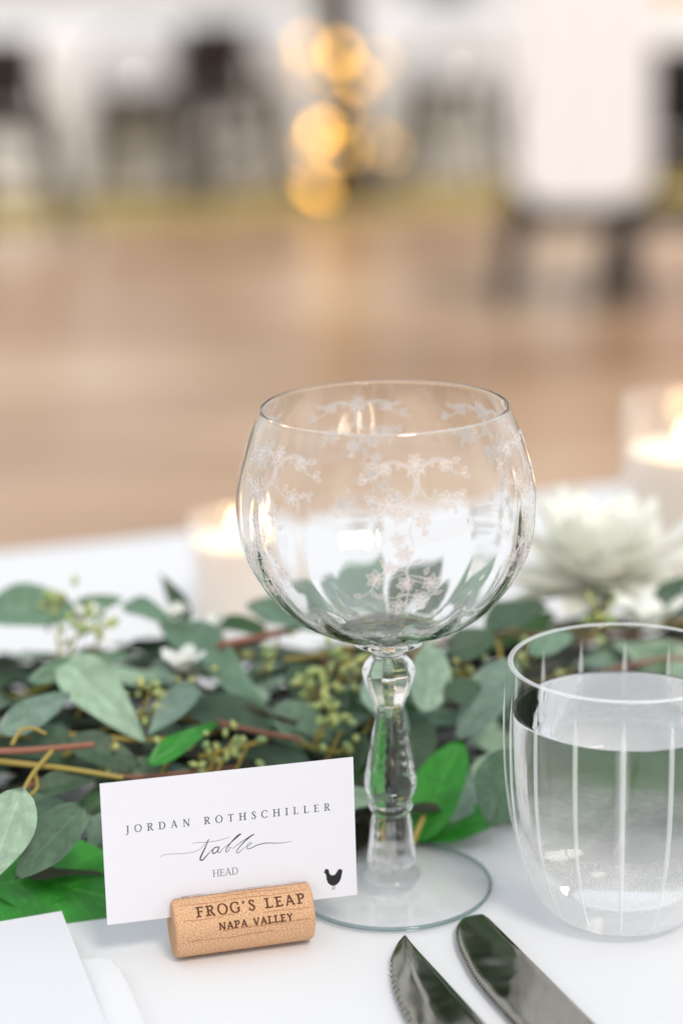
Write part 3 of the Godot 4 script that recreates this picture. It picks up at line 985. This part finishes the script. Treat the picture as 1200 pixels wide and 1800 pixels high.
# ---------------------------------------------------------------- place card in its cork
func make_card_and_cork():
	var yaw := deg_to_rad(13.86)
	var along := Vector3(cos(yaw), 0, -sin(yaw))
	var cw := 0.0860
	var ch := 0.0493
	# the card: a pose read as one rigid sheet, scaled so that it stands in the cork
	var c := thing("place_card", "white place card with printed name, script word and black hen", "place card", Vector3(-0.0396, T + 0.0391, -0.6336))
	c.basis = Basis(Vector3.UP, yaw) * Basis(Vector3.RIGHT, deg_to_rad(-4.45)) * Basis(Vector3(0, 0, 1), deg_to_rad(-0.71))
	var sheet := BoxMesh.new()
	sheet.size = Vector3(cw, ch, 0.0005)
	part("card", sheet, M.paper, c)
	var to := func(x: float, y: float) -> Vector3: return Vector3(x * 0.001, y * 0.001, 0.00029)
	var st := begin()
	write_line(st, "JORDAN ROTHSCHILLER", -35.2, 34.4, 6.75, 2.55, 0.15, 0.07, to)
	part("printed_name", done(st), M.ink, c)
	st = begin()
	write_line(st, "HEAD", -6.8, 1.9, -12.15, 2.5, 0.12, 0.06, to)
	part("printed_word", done(st), M.ink_soft, c)
	st = begin()
	for s in [
		[[[-24.3, -2.9], [-22.7, -2.3], [-18.2, -2.5], [-14.0, -2.6], [-11.2, -2.0], [-9.0, -0.2], [-7.5, 1.5]], 0.1, 0.12],
		[[[-7.5, 1.5], [-8.8, -1.2], [-10.2, -3.8], [-10.8, -5.3], [-10.2, -5.8], [-8.9, -4.7], [-7.2, -2.9]], 0.16, 0.5],
		[[[-13.5, 0.4], [-11.8, 0.7], [-8.0, 0.4], [-3.9, 0.6], [-0.5, 1.3]], 0.08, 0.13],
		[[[-7.2, -2.9], [-5.6, -1.9], [-4.4, -1.7], [-5.6, -1.8], [-6.5, -2.8], [-6.3, -3.8], [-5.3, -3.5], [-4.4, -2.4], [-4.2, -1.7], [-4.7, -3.2], [-4.2, -3.8], [-3.0, -2.6]], 0.16, 0.36],
		[[[-3.0, -2.6], [0.0, -0.6], [2.9, 1.6], [3.4, 2.0], [2.2, 1.5], [-0.3, -0.9], [-2.0, -3.3], [-1.6, -3.9], [-0.8, -3.2], [-0.6, -2.4], [0.4, -2.8]], 0.12, 0.36],
		[[[0.4, -2.8], [3.4, -1.0], [6.8, 0.9], [8.0, 1.35], [7.0, 0.9], [3.8, -1.6], [1.6, -4.1], [1.9, -4.7], [2.9, -4.2], [4.6, -2.9]], 0.12, 0.34],
		[[[4.6, -2.9], [6.4, -2.3], [7.0, -1.7], [6.4, -1.5], [5.4, -2.4], [5.4, -3.5], [6.6, -3.5], [9.0, -2.6], [12.1, -2.3], [15.5, -2.75], [18.9, -2.9], [20.8, -2.6]], 0.1, 0.28],
	]:
		ribbon(st, curve_pts(s[0], s[0].size() * 6, s[1], s[2]), to)
	part("script_word", done(st), M.ink, c)
	st = begin()
	var hen := PackedVector2Array()
	for q in [[31.5, -15.2], [31.9, -14.5], [32.1, -13.9], [32.5, -14.2], [32.9, -14.0], [33.3, -14.6], [33.5, -15.8], [34.3, -16.6], [35.3, -16.5], [36.0, -15.7], [36.5, -14.9], [37.2, -14.6], [37.9, -14.9], [38.1, -15.5], [37.8, -16.6], [37.5, -18.0], [36.9, -19.2], [35.9, -20.1], [34.9, -20.4], [33.8, -20.1], [32.9, -19.2], [32.4, -17.8], [32.3, -16.3], [32.0, -15.6]]:
		hen.append(Vector2(q[0], q[1]))
	fill(st, hen, to)
	for q in [[34.5, -20.2, 34.5, -21.6], [35.2, -20.2, 35.0, -21.6]]:
		ribbon(st, bar(q[0], q[1], q[2], q[3], 0.16), to)
		ribbon(st, bar(q[2] - 0.5, q[3], q[2] + 0.3, q[3], 0.14), to)
	part("hen_emblem", done(st), M.black, c)
	# the cork: lying on its side, a slit sawn along its top
	var r := 10.4
	var hl := 23.9
	var k := thing("cork_holder", "tan wine cork with brown lettering, slit to hold the place card", "cork", Vector3(-0.0372, T + r * 0.001 + 0.0008, -0.6321), yaw)
	var nz := FastNoiseLite.new()
	nz.seed = 9
	nz.frequency = 0.4
	var nn := 60
	var cork := grid(96, nn + 4, func(u: float, v: float) -> Vector3:
		var j := int(round(v * (nn + 4)))
		var x := 0.0
		var rad := r
		if j == 0 or j == nn + 4:
			x = hl * (1 if j else -1)
			rad = 0.0
		elif j == 1 or j == nn + 3:
			x = hl * (1 if j > 1 else -1)
			rad = r - 1.5
		elif j == 2 or j == nn + 2:
			x = (hl - 0.4) * (1 if j > 2 else -1)
			rad = r - 0.5
		else:
			x = lerpf(-hl + 1.3, hl - 1.3, float(j - 3) / (nn - 2))
		rad += 0.12 * nz.get_noise_3d(x * 4.0, cos(u * TAU) * 30.0, sin(u * TAU) * 30.0) * (1.0 if rad > 1 else 0.0)
		var a := u * TAU
		var y := rad * cos(a)
		var z := rad * sin(a)
		if absf(z) < 0.62 and y > 0:
			y = minf(y, 2.0)
		return Vector3(x, y, z) * 0.001, true, 1.0)
	part("cork", cork, M.cork, k)
	var on := func(base: float, lift := 0.13) -> Callable:
		return func(x: float, y: float) -> Vector3:
			var a := deg_to_rad(base) + y / r
			return Vector3(x, (r + lift) * sin(a), (r + lift) * cos(a)) * 0.001
	st = begin()
	for q in [[64.0, -22.0, 22.0, 0.3], [34.0, -21.0, -4.0, 0.26], [30.0, 6.0, 22.0, 0.3], [8.0, -8.0, 22.0, 0.34], [-6.0, -20.0, 10.0, 0.22], [76.0, -10.0, 16.0, 0.22], [92.0, -20.0, 20.0, 0.2]]:
		var ln := []
		for i in 24:
			var x: float = lerpf(q[1], q[2], i / 23.0)
			ln.append([x, 0.35 * nz.get_noise_2d(x * 2.0, q[0] * 7.0) + 0.2 * sin(x * 0.3 + q[0]), q[3] * (0.4 + absf(nz.get_noise_2d(x * 6.0, q[0])) * 2.0)])
		ribbon(st, ln, on.call(q[0], 0.1))
	part("cork_vein", done(st), M.cork_vein, k)
	st = begin()
	write_line(st, "FROG'S LEAP", -16.2, 20.6, -1.7, 3.6, 0.18, 0.12, on.call(47.0))
	part("printed_word", done(st), M.cork_print, k)
	st = begin()
	write_line(st, "NAPA VALLEY", -9.4, 15.8, -1.2, 2.5, 0.2, 0.14, on.call(16.0))
	part("printed_word", done(st), M.cork_print, k)

# ---------------------------------------------------------------- knives
func knife(label: String, tip: Vector3, turn: float, outline: Array, straight: float, s0: float, s1: float, pitch: float, bevel: float):
	# local frame: +z from the tip to the handle, the cutting edge towards -x, the back of the blade at x = 0
	var o := thing("table_knife", label, "knife", tip, turn, "knives right of the place card")
	var sp := spline(outline, 90)       # [along, depth of the blade]
	var wob := FastNoiseLite.new()
	wob.seed = 4
	var n := 520
	var L: float = outline[-1][0]
	var dep := func(z: float) -> float:
		for i in range(1, sp.size()):
			if sp[i].x >= z:
				return lerpf(sp[i - 1].y, sp[i].y, (z - sp[i - 1].x) / maxf(sp[i].x - sp[i - 1].x, 1e-6))
		return sp[-1].y
	part("blade", grid(24, n, func(u: float, v: float) -> Vector3:
		var z := L * v
		var d: float = maxf(dep.call(z), 0.02)
		var back := 0.0
		var tooth := 0.0
		if straight > 0:                # rounded tip: the back falls away too
			var q := clampf(1.0 - z / straight, 0, 1)
			back = (1.0 - sqrt(maxf(1.0 - q * q, 0))) * straight * 0.75
		if z > s0 and z < s1:           # saw teeth
			var t := fposmod(z, pitch) / pitch
			tooth = 0.34 * pitch * minf(t / 0.7, (1.0 - t) / 0.3) * smoothstep(s0, s0 + 3, z)
		# round the section: up the top face from back to edge, then under
		var w := u * 2.0
		var top := w <= 1.0
		var s := w if top else 2.0 - w
		var x := -lerpf(back, maxf(d, back + 0.02), s) + tooth * smoothstep(0.9, 1.0, s)
		var th := 0.9 * (1.0 - 0.0 * s) * clampf((1.03 - s) / (1.03 - bevel), 0.0, 1.0) * smoothstep(-0.02, 0.05, s) * smoothstep(-0.5, 2.5, z)
		var y := 1.3 + (th if top else -th * 0.7) + 0.0
		return Vector3(x, y, z) * 0.001, false, -1.0), M.steel, o)
	part("bolster", tube([Vector3(-0.010, 0.0035, L * 0.001 - 0.004), Vector3(-0.010, 0.0045, L * 0.001 + 0.01)], 0.005, 0.006, 14), M.steel, o)
	part("handle", tube([Vector3(-0.010, 0.0048, L * 0.001 + 0.009), Vector3(-0.0105, 0.006, L * 0.001 + 0.05), Vector3(-0.011, 0.0065, L * 0.001 + 0.09), Vector3(-0.0115, 0.006, L * 0.001 + 0.105)], 0.0055, 0.0075, 16), M.steel, o)

func make_knives():
	var a := deg_to_rad(21.0)
	knife("steel steak knife with pointed tip and serrated edge, nearer the cork", Vector3(0.0180, T + 0.001, -0.6340), a, [[0, 0], [5, 4.6], [15, 11.2], [31, 17.6], [55, 22.2], [85, 22.8], [118, 20.0], [124, 14.0]], 0.0, 15.0, 112.0, 3.6, 0.5)
	knife("steel table knife with rounded tip and serrated edge, nearer the tumbler", Vector3(0.0462, T + 0.001, -0.6490), deg_to_rad(20.7), [[0, 3], [0.6, 7.0], [3, 10.4], [8.2, 14.4], [17, 18.0], [27.3, 20.4], [43.3, 22.8], [69.8, 23.2], [104, 20.0], [110, 13.0]], 5.0, 8.0, 66.0, 1.9, 0.9)

# ---------------------------------------------------------------- menu card and napkin
func slab(w: float, d: float, h: float, soft: float) -> ArrayMesh:
	# a flat folded cloth with a rounded edge all round
	return grid(120, 24, func(u: float, v: float) -> Vector3:
		var a := u * TAU
		var q := Vector2(cos(a), sin(a))
		q *= pow(pow(absf(q.x), 24) + pow(absf(q.y), 24), -1.0 / 24)
		var k := 0.0
		var y := 0.0
		if v < 0.4:
			k = v / 0.4
			y = h
		elif v < 0.6:
			var t := (v - 0.4) / 0.2 * PI
			k = 1.0
			y = h * 0.5 + h * 0.5 * cos(t)
			var e := soft * sin(t)
			return Vector3(q.x * (w / 2 + e), y + 0.0, q.y * (d / 2 + e))
		else:
			k = 1.0 - (v - 0.6) / 0.4
		return Vector3(q.x * w / 2 * k, y + 0.0006 * sin(q.x * k * 17.0 + q.y * k * 9.0) * k, q.y * d / 2 * k), true, 1.0)

func make_menu_and_napkin():
	var yaw := deg_to_rad(17.0)
	var away := Vector3(-sin(yaw), 0, -cos(yaw))
	var rt := Vector3(cos(yaw), 0, -sin(yaw))
	var corner := Vector3(-0.0785, T, -0.6205)
	var np := part("napkin", slab(0.11, 0.22, 0.0042, 0.0022), M.cloth)
	np.position = corner - rt * 0.057 - away * 0.112 + Vector3(0, 0.0012, 0)
	np.rotation.y = yaw
	tag(np, "folded white cloth napkin under the blank white card", "napkin")
	var c2 := Vector3(-0.1000, T, -0.6465)
	var mc := part("menu_card", grid(30, 43, func(u: float, v: float) -> Vector3:
		# top face, near edge, underside: one closed sheet 0.5 mm thick
		var w := v * 43.0
		var z := clampf((w - 0.5) / 20.0, 0.0, 1.0) if w < 21.5 else clampf((42.5 - w) / 20.0, 0.0, 1.0)
		var y := 0.0 if w < 21.5 else -0.0005
		var x := (u - 0.5)
		return Vector3(x * 0.1, y + 0.0016 * (z - 0.5) * (z - 0.5) * 4.0 * absf(x), (z - 0.5) * 0.2), false, -1.0), M.paper)
	mc.position = c2 - rt * 0.05 - away * 0.1 + Vector3(0, 0.0072, 0)
	mc.rotation.y = yaw
	tag(mc, "blank white menu card lying on the folded napkin", "menu card")

# ---------------------------------------------------------------- garland
func v3(q) -> Vector3:
	return Vector3(q[0], q[1], q[2]) * 0.001 + Vector3(0, T, 0)

func seed_mesh() -> ArrayMesh:
	return lathe(spline([[0, 0], [0.2, 0.7], [1.6, 1.7], [3.2, 2.1], [4.6, 1.7], [5.6, 1.0], [6.6, 0.35], [6.9, 0]], 14), 8)

func make_garland():
	var g := thing("garland", "eucalyptus garland with seeds and green leaves along the table centre", "garland")
	var A := Vector3(-0.03, T, -0.775)
	var ax := Vector3(0.952, 0, -0.307)
	var aw := Vector3(-0.307, 0, -0.952)
	var half := func(t: float) -> float: return clampf(0.098 - 0.22 * t, 0.06, 0.112)
	var mid := func(t: float) -> float: return clampf(0.008 - 0.1 * t, -0.012, 0.02)
	var cam := Vector3(0, T + 0.33, 0)
	# what fills the inside: small dark leaves and twig ends that nobody could count
	var inner := MultiMesh.new()
	inner.transform_format = MultiMesh.TRANSFORM_3D
	inner.mesh = leaf_shapes[2][0]
	inner.instance_count = 760
	for i in 760:
		var t := rng.randf_range(-0.42, 0.5)
		var s := rng.randf_range(-0.86, 0.86)
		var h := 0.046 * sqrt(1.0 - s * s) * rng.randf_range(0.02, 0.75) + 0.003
		var c: Vector3 = A + ax * t + aw * (mid.call(t) + s * half.call(t)) + Vector3(0, h, 0)
		var d := (ax * (1 if rng.randf() < 0.5 else -1) + aw * rng.randf_range(-0.7, 0.7) + Vector3(0, rng.randf_range(-0.25, 0.25), 0)).normalized()
		if h < 0.012:
			d.y = absf(d.y) * 0.3
		var n := Vector3(rng.randf_range(-0.5, 0.5), 1, rng.randf_range(-0.4, 0.6))
		n = (n - d * n.dot(d)).normalized()
		var l := rng.randf_range(0.025, 0.045)
		inner.set_instance_transform(i, Transform3D(Basis(d.cross(n) * l * 0.36, d * l, n * l), c))
	var im := MultiMeshInstance3D.new()
	im.name = "inner_foliage"
	im.multimesh = inner
	im.material_override = M.leaf[7]
	im.set_meta("kind", "stuff")
	g.add_child(im)
	# twigs
	for i in 36:
		var t := rng.randf_range(-0.35, 0.4)
		var s := rng.randf_range(-0.7, 0.7)
		var pts := []
		for k in 4:
			var tt := t + (k - 1.5) * 0.035
			var ss := s + 0.12 * rng.randfn()
			ss = clampf(ss, -0.85, 0.85)
			pts.append(A + ax * tt + aw * (mid.call(tt) + ss * half.call(tt)) + Vector3(0, 0.05 * sqrt(1 - ss * ss) * rng.randf_range(0.75, 1.0), 0))
		part("twig", tube(pts, 0.0012, 0.0007, 6, 5), [M.twig, M.twig_red, M.twig_olive, M.twig_dark, M.twig_olive][i % 5], g)
	# twigs one can follow
	for q in [
		[M.twig_red, 1.7, [[-131, 50, -690], [-113, 50, -691], [-91, 52, -690]]],
		[M.twig, 1.5, [[-130, 46, -692], [-101, 44, -687], [-81, 40, -687]]],
		[M.twig, 1.2, [[-106, 50, -691], [-112, 46, -678], [-115, 42, -668]]],
		[M.twig, 1.0, [[-121, 52, -691], [-118, 56, -695], [-114, 56, -697], [-109, 54, -696]]],
		[M.twig, 1.0, [[-112, 46, -681], [-111, 40, -680], [-115, 38, -674]]],
		[M.twig_red, 2.3, [[-50, 60, -771], [-31, 60, -782], [-8, 62, -794]]],
		[M.twig_red, 1.5, [[-49, 44, -729], [-34, 42, -724], [-17, 40, -720]]],
		[M.twig_dark, 1.3, [[-69, 54, -763], [-46, 48, -742], [-19, 42, -732]]],
		[M.twig, 1.3, [[-24, 54, -770], [-8, 58, -764], [8, 60, -771]]],
		[M.twig, 1.0, [[-111, 62, -757], [-115, 62, -780], [-117, 62, -806]]],
		[M.twig, 1.2, [[-55, 38, -710], [-38, 40, -715], [-30, 38, -725]]],
		[M.twig, 1.2, [[59, 62, -790], [61, 58, -759], [58, 50, -749]]],
		[M.twig, 1.6, [[23, 4, -700], [25, 9, -701], [28, 14, -705]]],
	]:
		part("twig", tube([v3(q[2][0])] + q[2].slice(1).map(v3), q[1] * 0.0008, q[1] * 0.0006, 8, 6), q[0], g)
	# leaves that stand out, each where it lies
	for q in [
		[-111, 62, -757, -76, 40, -723, 20, 2, 0], [-153, 60, -829, -112, 62, -813, 22, 0, 1], [-93, 38, -668, -118, 14, -660, 16, 1, 2],
		[-113, 48, -661, -127, 14, -654, 19, 2, 0], [-76, 58, -815, -27, 40, -739, 19, 2, 1], [-66, 50, -832, -78, 70, -838, 8, 2, 3],
		[30, 45, -732, 35, 66, -753, 16, 0, 0], [66, 60, -747, 42, 32, -736, 18, 1, 4], [62, 42, -699, 51, 10, -705, 22, 0, 1],
		[24, 40, -747, 25, 18, -725, 21, 1, 3], [-3, 62, -783, -42, 62, -823, 15, 0, 1], [-32, 55, -801, -59, 57, -816, 9, 2, 5],
		[7, 52, -750, 24, 34, -738, 14, 1, 0], [-123, 56, -745, -83, 60, -770, 9, 2, 1], [-129, 48, -712, -105, 54, -740, 12, 1, 4],
		[-58, 52, -751, -75, 42, -724, 12, 2, 4], [-93, 62, -823, -71, 62, -799, 10, 1, 1], [-116, 58, -821, -93, 66, -818, 10, 1, 1],
		[-24, 50, -767, 3, 40, -754, 16, 1, 3], [-28, 42, -751, -4, 26, -736, 18, 1, 1], [41, 58, -761, 60, 64, -770, 14, 1, 3],
		[58, 62, -775, 86, 60, -824, 17, 1, 3], [-114, 34, -691, -90, 36, -701, 10, 2, 3], [-104, 44, -715, -77, 34, -713, 13, 1, 3],
		[-93, 26, -683, -83, 10, -688, 15, 1, 4], [133, 52, -818, 155, 60, -850, 18, 1, 3], [38, 50, -735, 53, 52, -744, 12, 1, 3],
		[7, 36, -734, -11, 12, -736, 16, 1, 3], [72, 60, -753, 92, 62, -773, 10, 1, 1], [-126, 20, -693, -115, 6, -683, 16, 1, 3],
		[24, 3, -706, 43, 40, -716, 20, 0, 6], [58, 12, -713, 26, 3, -707, 13, 1, 6],
		[-146, 10, -680, -72, 6, -657, 38, 0, 6], [-74, 36, -708, -48, 46, -727, 9, 2, 6], [-128, 8, -668, -84, 12, -676, 26, 1, 6],
		[10, 8, -722, 0, 30, -726, 14, 1, 6], [92, 6, -722, 104, 42, -728, 20, 1, 5], [112, 4, -728, 126, 44, -738, 24, 0, 3],
		[140, 6, -735, 122, 40, -742, 22, 1, 3], [78, 10, -728, 84, 50, -738, 20, 0, 3], [100, 30, -735, 126, 58, -752, 20, 1, 5],
		[0, 58, -800, 14, 84, -812, 18, 1, 1], [22, 58, -806, 40, 80, -816, 18, 1, 3], [48, 58, -800, 62, 82, -806, 15, 2, 1], [14, 60, -790, -8, 78, -800, 16, 1, 4],
	]:
		var b := v3(q)
		var e := v3(q.slice(3))
		var nearer := (cam - (b + e) / 2) * (0.016 if b.y > T + 0.03 else 0.0)
		b += nearer
		e += nearer
		var face := (cam - (b + e) / 2).normalized() * 0.75 + Vector3(rng.randf_range(-0.25, 0.25), 0.5, 0)
		var lf := leaf(g, b, e, q[6] * 0.001, face, q[7], M.leaf[q[8]], 0)
		if q[8] == 6:
			lf.set_meta("label", "bright green glossy leaf")
	# the rest of the leaves, overlapping along the garland
	for i in 205:
		var t := rng.randf_range(-0.30, 0.34)
		var s := rng.randf_range(-0.92, 0.95)
		var hh := sqrt(1.0 - s * s)
		var lift := rng.randf_range(0.4, 0.86)
		var c: Vector3 = A + ax * t + aw * (mid.call(t) + s * half.call(t)) + Vector3(0, 0.004 + 0.052 * hh * lift, 0)
		var n: Vector3 = (aw * s * 0.9 + Vector3(0, 0.4 + hh, 0) + Vector3(rng.randf_range(-0.5, 0.5), 0, rng.randf_range(-0.4, 0.4))).normalized()
		var sg := 1.0 if rng.randf() < 0.6 else -1.0
		var d: Vector3 = ax * sg + aw * rng.randf_range(-0.9, 0.9) + Vector3(0, rng.randf_range(-0.35, 0.2), 0)
		d = (d - n * n.dot(d) * 0.8).normalized()
		var l := rng.randf_range(0.03, 0.05) if t > 0.0 else rng.randf_range(0.036, 0.066)
		var k := rng.randi() % 3 if t > 0.02 else 2
		var pick: int = [1, 2, 3, 3, 4, 1, 2, 0, 5, 2][rng.randi() % 10]
		var b := c - d * l * 0.5
		var e := c + d * l * 0.5
		b.y = maxf(b.y, T + 0.004)
		e.y = maxf(e.y, T + 0.004)
		leaf(g, b, e, (l * rng.randf_range(0.26, 0.36) if k == 2 else l * rng.randf_range(0.36, 0.6) * (1.15 if k == 0 else 0.9)), n, k, M.leaf[pick])
	# seed clusters
	var sm := seed_mesh()
	var tiny := ArrayMesh.new()
	tiny = sm
	for q in [[-76, 52, -731, 12], [-7, 56, -743, 14], [-7, 46, -726, 14], [-4, 38, -723, 9], [-14, 50, -740, 10], [1, 60, -750, 10], [-44, 42, -707, 8], [-49, 38, -709, 7], [-38, 40, -709, 7],
		[-107, 62, -789, 14], [-117, 68, -806, 9], [-98, 62, -788, 12], [48, 56, -758, 9], [19, 62, -777, 12], [-66, 38, -710, 2], [-87, 44, -705, 2], [105, 62, -790, 12], [-28, 58, -772, 10], [-60, 52, -748, 9], [-98, 54, -742, 10], [30, 58, -770, 9], [72, 56, -764, 9]]:
		var c := v3(q)
		var cl := part("seed_cluster", tube([c + Vector3(-0.006, -0.012, 0.0), c + Vector3(-0.002, -0.004, 0.001), c + Vector3(0.002, 0.004, 0)], 0.0008, 0.0005, 5, 3), M.twig, g)
		for i in int(q[3]):
			var d := Vector3(rng.randfn(), rng.randfn() * 0.8 + 0.35, rng.randfn()).normalized()
			var o := part("seed", tiny, M.seed[rng.randi() % 3], cl)
			var x := d.cross(Vector3(0.3, 0.2, 0.9)).normalized()
			var sc := rng.randf_range(0.00055, 0.0008)
			o.transform = Transform3D(Basis(x * sc, d * sc, x.cross(d) * sc), c + d * rng.randf_range(0.001, 0.006) + Vector3(rng.randfn() * 0.003, rng.randfn() * 0.003, rng.randfn() * 0.003))

# ---------------------------------------------------------------- candles
func candle(label_glass: String, label_wax: String, at: Vector3, r: float, h: float, wax: float):
	var k := thing("votive_glass", label_glass, "candle holder", at, 0.0, "glass votive holders behind the garland")
	var R := r * 1000
	var H := h * 1000
	part("cup", lathe(mm([[0, 0], [0, R - 3], [1, R - 1], [3, R], [H - 1, R], [H, R - 0.6], [H, R - 1.4], [H - 1, R - 2], [5, R - 2], [4, 0]]), 56), M.pane, k)
	var c := thing("candle", label_wax, "candle", at + Vector3(0, 0.0045, 0), 0.0, "white candles behind the garland")
	var W := wax * 1000
	part("wax", lathe(mm([[0, 0], [0, R - 3.5], [1, R - 2.6], [W - 2, R - 2.6], [W - 0.6, R - 3.0], [W, R - 4.2], [W - 1.0, R - 7], [W - 3.5, R * 0.4], [W - 4.5, 0]]), 48), M.wax, c)
	part("wick", tube([Vector3(0, wax - 0.005, 0), Vector3(0.0004, wax + 0.001, 0), Vector3(0.001, wax + 0.005, 0)], 0.0008, 0.0006, 6, 3), M.black, c)
	part("flame", lathe(mm([[W + 2, 0], [W + 3, 1.6], [W + 5, 3.1], [W + 7.5, 3.6], [W + 10.5, 2.8], [W + 13.5, 1.3], [W + 16, 0]]), 20), M.flame, c)
	var l := OmniLight3D.new()
	l.name = "flame_light"
	l.light_color = Color(1.0, 0.82, 0.6)
	l.light_energy = 0.0008
	l.light_size = 0.005
	l.omni_range = 6.0
	l.omni_attenuation = 2.0
	l.shadow_enabled = true
	l.position = at + Vector3(0, wax + 0.0135, 0)
	add_child(l)

func make_candles():
	candle("low clear glass votive cup left of the goblet", "small white candle burning in the low votive left of the goblet", Vector3(-0.0525, T + 0.001, -0.982), 0.0245, 0.053, 0.037)
	candle("tall clear glass votive cup at the right edge of the table", "white candle burning in the tall votive at the table's right", Vector3(0.171, T + 0.001, -0.990), 0.031, 0.106, 0.076)

# ---------------------------------------------------------------- white flower
func make_flower():
	var c := Vector3(0.112, T + 0.052, -0.862)
	var f := thing("white_flower", "large white many petalled flower set into the garland's right end", "flower", c)
	part("calyx", lathe(mm([[-14, 0], [-12, 5], [-4, 9], [2, 8], [4, 0]]), 20), M.seed[1], f)
	for ring in [[8, 0.4, 0.034, 0.017], [11, 0.75, 0.044, 0.019], [12, 1.05, 0.05, 0.02], [12, 1.35, 0.052, 0.02], [9, 1.6, 0.044, 0.018]]:
		for i in ring[0]:
			var a: float = i * TAU / ring[0] + ring[1] * 3.0 + rng.randfn() * 0.08
			var tilt: float = ring[1] + rng.randfn() * 0.07
			var d := Vector3(cos(a) * sin(tilt), cos(tilt), sin(a) * sin(tilt))
			var n := (Vector3.UP - d * d.y).normalized() if tilt > 0.1 else Vector3.RIGHT
			var l: float = ring[2] * rng.randf_range(0.88, 1.08)
			var o := part("petal", leaf_shapes[1][2], M.petal, f)
			o.transform = Transform3D(Basis(d.cross(n) * ring[3], d * l, n * l * 0.6), d * 0.003)
	# loose white buds tucked among the leaves further left
	for q in [[-64, 58, -759, "small white bud low in the garland's middle, left of the goblet", 6], [-105, 66, -798, "leftmost small white bud at the garland's back edge", 4], [-70, 64, -802, "white bud beside the upright dark leaf", 4], [-56, 62, -790, "pinkish white bud next to the reddish twig", 4.5], [126, 58, -806, "white rounded bud right under the large white flower", 10]]:
		var b := thing("flower_bud", q[3], "flower bud", v3(q), 0.0, "white buds in the garland")
		var s: float = q[4]
		part("bud_core", lathe(mm([[-0.7 * s, 0], [-0.5 * s, 0.5 * s], [0, 0.75 * s], [0.5 * s, 0.5 * s], [0.75 * s, 0]]), 16), M.petal, b)
		for i in 5:
			var a := i * TAU / 5
			var d := Vector3(cos(a) * 0.75, 0.65, sin(a) * 0.75)
			var n := Vector3(cos(a), -0.9, sin(a)).normalized()
			n = (n - d * n.dot(d)).normalized()
			var o := part("petal", leaf_shapes[0][2], M.petal, b)
			o.transform = Transform3D(Basis(d.cross(n) * s * 0.0012, d * s * 0.0015, n * s * 0.0012), Vector3(cos(a), -0.4, sin(a)) * s * 0.0004)
